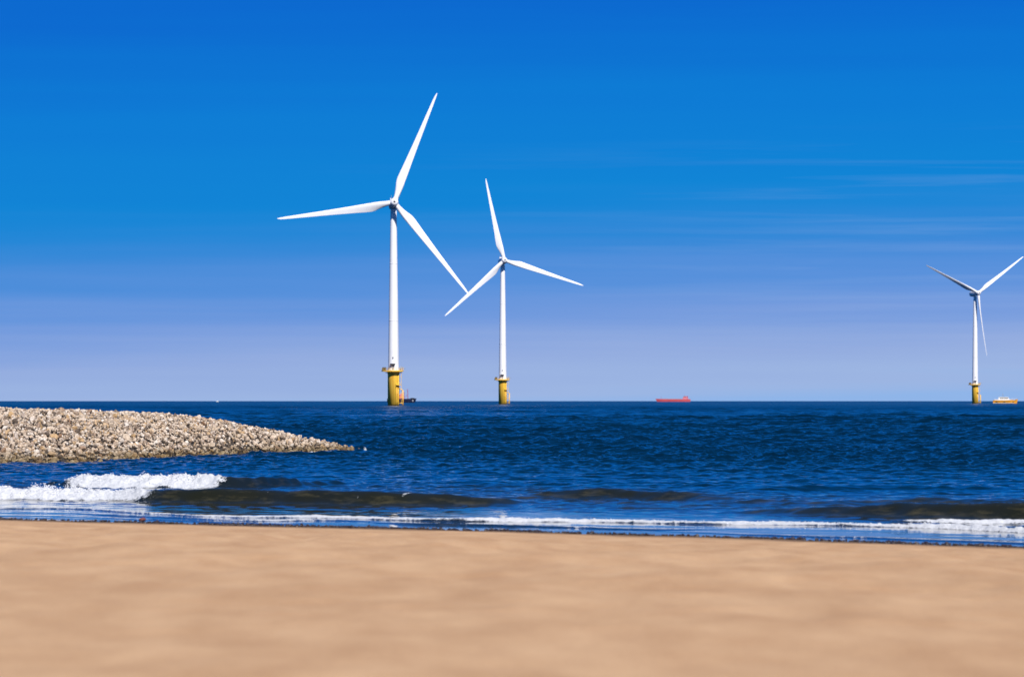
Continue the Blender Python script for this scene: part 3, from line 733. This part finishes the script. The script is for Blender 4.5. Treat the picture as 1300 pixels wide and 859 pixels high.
# platform: round deck with a laydown bay to the left
def deck_outline():
    pts = []
    for k in range(40):
        a = 2 * math.pi * k / 40; x, y = 3.95 * math.cos(a), 3.95 * math.sin(a)
        if x < -1.6: x -= .8; y *= .92
        pts.append((x, y))
    return pts
DO = deck_outline()
m = MB(); m.loft([[(x, y, TPZ - .2) for x, y in DO], [(x, y, TPZ + .12) for x, y in DO]], smooth=False)
for k in range(10):
    a = 2 * math.pi * k / 10; c, s = math.cos(a), math.sin(a); m.tube((2.4 * c, 2.4 * s, TPZ - 1.0), (3.5 * c, 3.5 * s, TPZ - .25), .08, n=6)
MS['deck'] = m.mesh('platform', M['yellow'])
m = MB()
for i, (x, y) in enumerate(DO):
    x2, y2 = DO[(i + 1) % 40]; f_ = .97
    for h in (.45, .8, 1.2): m.tube((x * f_, y * f_, TPZ + h), (x2 * f_, y2 * f_, TPZ + h), .035, n=5)
    if i % 2 == 0: m.tube((x * f_, y * f_, TPZ + .1), (x * f_, y * f_, TPZ + 1.2), .045, n=5)
    m.tube((x * .985, y * .985, TPZ + .2), (x2 * .985, y2 * .985, TPZ + .2), .07, n=4)
MS['rail'] = m.mesh('railing', M['yellow'])
MS['cabinet'] = MB().box((-4.3, -1.2, TPZ + .13), (-3.0, .9, TPZ + 1.5), .06).box((-4.2, -1.9, TPZ + .13), (-3.3, -1.3, TPZ + .8), .05).mesh('equipment_box', M['dark'])
m = MB().tube((2.9, -1.6, TPZ + .1), (2.9, -1.6, TPZ + 2.0), .13).tube((2.9, -1.6, TPZ + 1.9), (4.7, -2.0, TPZ + .9), .09).tube((2.9, -1.6, TPZ + 1.2), (3.7, -1.8, TPZ + 1.4), .06).box((2.6, -1.95, TPZ + .7), (3.1, -1.3, TPZ + 1.2), .04)
MS['davit'] = m.mesh('davit_crane', M['grey'])
# ladder with rest platform, boat landing and cable tubes on the right
m = MB()
lx, ly = 3.15, -1.0
for s in (-.28, .28): m.tube((lx, ly + s, -1.5), (lx, ly + s, TPZ + .2), .06, n=6)
for k in range(46): m.tube((lx, ly - .28, -1 + k * .3), (lx, ly + .28, -1 + k * .3), .025, n=5)
for z in (4.5, 8.2, 11.5): m.tube((lx, ly, z), (2.0, ly * .9, z), .07, n=6)
MS['ladder'] = m.mesh('ladder', M['yellow'])
m = MB()
for s in (-1.0, .7):
    m.tube((3.75, ly + s, -2), (3.75, ly + s, 6.0), .19, n=14).tube((3.75, ly + s, 6.0), (2.1, ly * .7 + s * .6, 6.9), .16, n=12)
    for z in (.9, 3.2): m.tube((3.75, ly + s, z), (2.0, ly * .7 + s * .6, z), .14, n=10)
m.tube((3.75, ly - 1.0, 4.4), (3.75, ly + .7, 4.4), .1, n=8)
MS['landing'] = m.mesh('boat_landing', M['yellow'])
m = MB().box((1.2, -3.1, 8.0), (2.7, -1.3, 8.22), .02).box((1.2, -3.1, 8.22), (1.27, -1.3, 8.32))
m.path([(1.25, -3.05, 8.2), (1.25, -3.05, 9.2), (2.65, -3.05, 9.2), (2.65, -3.05, 8.2)], .04, 5); m.path([(2.65, -3.05, 9.2), (2.65, -1.4, 9.2), (2.65, -1.4, 8.2)], .04, 5)
MS['rest'] = m.mesh('rest_platform', M['yellow'])
m = MB()
for (x, y) in ((1.35, -2.25), (1.85, -2.05)):
    m.path([(x, y, -2), (x, y, 7.9)], .17, 10)
for (x, y) in ((2.0, -1.5),): m.path([(x, y, -2), (x, y, 12.6)], .15, 10)
for z in (1.5, 4.6): m.box((1.1, -2.3, z), (2.1, -1.9, z + .16))
MS['jtube'] = m.mesh('cable_tube', M['yellow'])

def part(name, key, parent, **kw):
    o = bpy.data.objects.new(name, MS[key]); 
    for k, v in kw.items(): setattr(o, k, v)
    return link(o, parent)
def turbine(px, D, yaw, rot, label, pitch=0.0, body=0.0):
    T = empty('wind_turbine', (wx(px, D), D, 0), 0)
    tag(T, label, 'wind turbine', 'offshore wind turbines standing in the sea')
    bz = R(body)
    base = part('foundation', 'tp', T, rotation_euler=(0, 0, bz))
    for nme, key in (('ladder', 'ladder'), ('boat_landing', 'landing'), ('cable_tube', 'jtube'), ('rest_platform', 'rest')): part(nme, key, base)
    dk = part('platform', 'deck', T, rotation_euler=(0, 0, bz))
    for nme, key in (('railing', 'rail'), ('equipment_box', 'cabinet'), ('davit_crane', 'davit')): part(nme, key, dk)
    tw = part('tower', 'tower', T, rotation_euler=(0, 0, bz))
    for nme, key in (('flange', 'flange'), ('door', 'door'), ('door_canopy', 'canopy'), ('marker_lamp', 'lamp')): part(nme, key, tw)
    tilt = Matrix.Rotation(R(5), 4, 'X').inverted()        # nose points slightly up
    hp = Matrix.Translation((0, 0, HUB)) @ Matrix.Rotation(R(yaw), 4, 'Z') @ tilt @ Matrix.Translation((0, -4.6, .15))
    nc = part('nacelle', 'nacelle', T); nc.matrix_basis = hp
    part('wind_sensor', 'mast', nc); part('cooler', 'cooler', nc)
    hb = part('hub', 'hub', T); hb.matrix_basis = hp @ Matrix.Rotation(R(rot), 4, 'Y')
    part('nose_vent', 'nose', hb)
    for k in range(3):
        b = part('blade', 'blade', hb)
        b.matrix_basis = Matrix.Rotation(R(120 * k), 4, 'Y') @ Matrix.Rotation(R(pitch), 4, 'Z')
    return T
# yaw: positive turns the nose to the right of the picture
turbine(499.6, 1492, 5, 21.6, 'largest and nearest white wind turbine, one blade pointing steeply up to the right')
turbine(638.2, 2105, 11, -12.3, 'middle white wind turbine in size, its left blade tip crossing the nearest turbine blade')
turbine(1238.0, 2737, 22, 56, 'smallest white wind turbine, beside the orange boat, two blades raised like a V', pitch=-38)

# ------------------------------------------------------------------ vessels
def hull(L_, B_, top, sheer, z0=-1.0, n=22, stern=.85, flare=1.15, transom=.0):
    """bow at +X"""
    rings = []
    for i in range(n + 1):
        u = i / n; x = -L_ / 2 + L_ * u
        w = B_ / 2 * (stern + (1 - stern) * min(1, u / .25)) * (1 - max(0, (u - .62) / .38) ** 2.3 * .985)
        h = top + sheer * max(0, (u - .45) / .55) ** 2
        rake = max(0, u - .8) / .2
        rings.append([(x + rake * .035 * L_ , -w * flare, h), (x, -w, h * .35), (x - rake * .03 * L_, -w * .8, z0), (x - rake * .03 * L_, w * .8, z0), (x, w, h * .35), (x + rake * .035 * L_, w * flare, h)])
    return MB().loft(rings, smooth=False)

# crew boat by the far right turbine
D = 2700
B = empty('crew_boat', (wx(1276, D), D, 0), R(-8))
tag(B, 'small orange and white crew boat beside the far right turbine', 'boat')
hull(17.0, 6.0, 2.35, .8).obj('hull', M['orange'], B)
h2 = MB().box((-8.4, -2.9, .25), (6.4, 2.9, .45)); h2.obj('fender', M['boatwhite'], B)
m = MB(); m.loft([[(-7.5, -2.6, 1.95), (6.6, -2.4, 1.95), (6.6, 2.4, 1.95), (-7.5, 2.6, 1.95)], [(-7.4, -2.6, 2.35), (7.2, -2.4, 2.35), (7.2, 2.4, 2.35), (-7.4, 2.6, 2.35)]], smooth=False); m.obj('deck', M['boatwhite'], B).location.z = .42
cab = MB().loft([[(-4.8, -2.2, 2.36), (3.4, -2.2, 2.36), (3.4, 2.2, 2.36), (-4.8, 2.2, 2.36)], [(-4.4, -2.05, 4.5), (2.0, -2.05, 4.5), (2.0, 2.05, 4.5), (-4.4, 2.05, 4.5)]], smooth=False).obj('cabin', M['boatwhite'], B)
cab.scale.z = .86; cab.location.z = .72
for x in (-3.6, -2.4, -1.2, 0.0): MB().box((x, -2.24, 3.15), (x + .95, -2.10, 3.85)).obj('window', M['winglass'], cab)
MB().box((1.1, -2.22, 3.15), (2.1, -2.08, 3.85)).obj('window', M['winglass'], cab)
MB().box((-4.6, -2.2, 4.52), (1.9, 2.2, 4.66), .03).obj('roof', M['boatwhite'], cab)
m = MB().path([(-1.5, 0, 4.6), (-1.7, 0, 8.0)], .09).path([(-1.9, -.8, 6.6), (-1.5, .8, 6.6)], .06).box((-2.1, -.9, 5.7), (-.9, .9, 5.95), .04); m.obj('mast', M['grey'], B)
m = MB()
for x in np.arange(-8, -4.5, .9): m.tube((x, -2.6, 2.3), (x, -2.6, 3.3), .05, n=5)
for x in np.arange(3.8, 8.2, .9): m.tube((x, -2.2, 2.6), (x, -2.2, 3.6), .05, n=5)
m.tube((-8, -2.6, 3.3), (-4.6, -2.6, 3.3), .05, n=5).tube((3.8, -2.2, 3.6), (8.1, -2.0, 3.6), .05, n=5); m.obj('railing', M['boatwhite'], B)
MB().box((-8.6, -2.2, 1.0), (-7.9, 2.2, 2.5), .1).obj('stern_fender', M['rubber'], B)
for x in (-6.6, -1.1, 5.1): MB().box((x, -3.16, .75), (x + 1.3, -3.0, 1.35), .05).obj('tyre_fender', M['rubber'], B)

# red tanker
D = 9000; kx = D / F
B = empty('tanker', (wx(855, D), D, 0), R(180))
tag(B, 'long low red tanker on the horizon right of the middle', 'ship')
hull(43 * kx, 11, 6.2, 1.0, z0=-1.5, stern=.8).obj('hull', M['red'], B)
s_ = 43 * kx
hs = MB()
hs.box((-s_ * .44, -4.6, 6.5), (-s_ * .27, 4.6, 8.6), .1).box((-s_ * .40, -4.3, 8.6), (-s_ * .28, 4.3, 11.2), .1).box((-s_ * .385, -4.6, 11.2), (-s_ * .30, 4.6, 13.2), .1)
house = hs.obj('deckhouse', M['redlight'], B)
MB().box((-s_ * .385, -4.66, 11.9), (-s_ * .298, 4.66, 12.6)).obj('window', M['winglass'], house)
MB().box((-s_ * .425, -1.4, 9.0), (-s_ * .395, 1.4, 13.6), .2).obj('funnel', M['crimson'], B)
MB().path([(-s_ * .33, 0, 13.2), (-s_ * .33, 0, 16.5)], .2).path([(s_ * .36, 0, 6.5), (s_ * .36, 0, 13.0)], .2).obj('mast', M['crimson'], B)
m = MB()
for x in np.linspace(-s_ * .22, s_ * .30, 9): m.box((x, -3.2, 6.45), (x + 1.2, 3.2, 7.7), .05)
m.box((-s_ * .25, -.6, 6.7), (s_ * .33, .6, 7.3)); m.obj('deck_piping', M['grey'], B)

# dark work vessel behind the first turbine
D = 4300; kx = D / F
B = empty('work_vessel', (wx(509.5, D), D, 0), 0)
tag(B, 'dark blue work vessel half hidden behind the nearest turbine base', 'ship')
hull(36 * kx, 9, 4.3, .5, z0=-1.2, stern=.9, flare=1.05).obj('hull', M['navyhull'], B)
MB().box((-3.5 * kx, -3, 4.3), (3.6 * kx, 3, 6.5), .1).box((-2.5 * kx, -2.6, 6.5), (2.6 * kx, 2.6, 8.6), .1).box((-1.5 * kx, -2.3, 8.6), (1.6 * kx, 2.3, 10.2), .1).obj('deckhouse', M['redlight'], B)
def lattice(x, z0, z1, w, top):
    m = MB(); n_ = 6
    for sx_ in (-1, 1):
        for sy_ in (-1, 1): m.tube((x + sx_ * w, sy_ * w, z0), (x + sx_ * top, sy_ * top, z1), .12, n=5)
    for i in range(n_):
        a = z0 + (z1 - z0) * i / n_; b2 = z0 + (z1 - z0) * (i + 1) / n_; wa = w + (top - w) * i / n_; wb_ = w + (top - w) * (i + 1) / n_
        for sy_ in (-1, 1):
            m.tube((x - wa, sy_ * wa, a), (x + wb_, sy_ * wb_, b2), .07, n=4); m.tube((x + wa, sy_ * wa, a), (x - wb_, sy_ * wb_, b2), .07, n=4)
    return m
lattice(8.0 * kx, 4.3, 15.5, .6, .25).obj('mast', M['crimson'], B)
lattice(3.4 * kx, 4.3, 12.0, .6, .3).obj('mast', M['crimson'], B)
MB().tube((3.6 * kx, 0, 5.5), (7.0 * kx, 0, 8.6), .2, n=8).obj('crane_boom', M['crimson'], B)
MB().box((11.5 * kx, -3, 4.3), (16.6 * kx, 3, 5.3), .1).obj('deck_cargo', M['dark'], B)
MB().box((14 * kx, -4.6, 1.2), (15.4 * kx, -4.45, 3.4), .03).obj('hull_marking', M['grey'], B)

# far white boat on the left of the horizon
D = 8200
B = empty('motor_boat', (wx(276, D), D, 0), 0)
tag(B, 'tiny white boat on the horizon above the rock groyne', 'boat')
hull(6.2, 2.4, .9, .5, z0=-.3).obj('hull', M['boatwhite'], B)
MB().loft([[(-1.6, -.9, .9), (1.4, -.9, .9), (1.4, .9, .9), (-1.6, .9, .9)], [(-1.4, -.8, 2.1), (.7, -.8, 2.1), (.7, .8, 2.1), (-1.4, .8, 2.1)]], smooth=False).obj('cabin', M['boatwhite'], B)
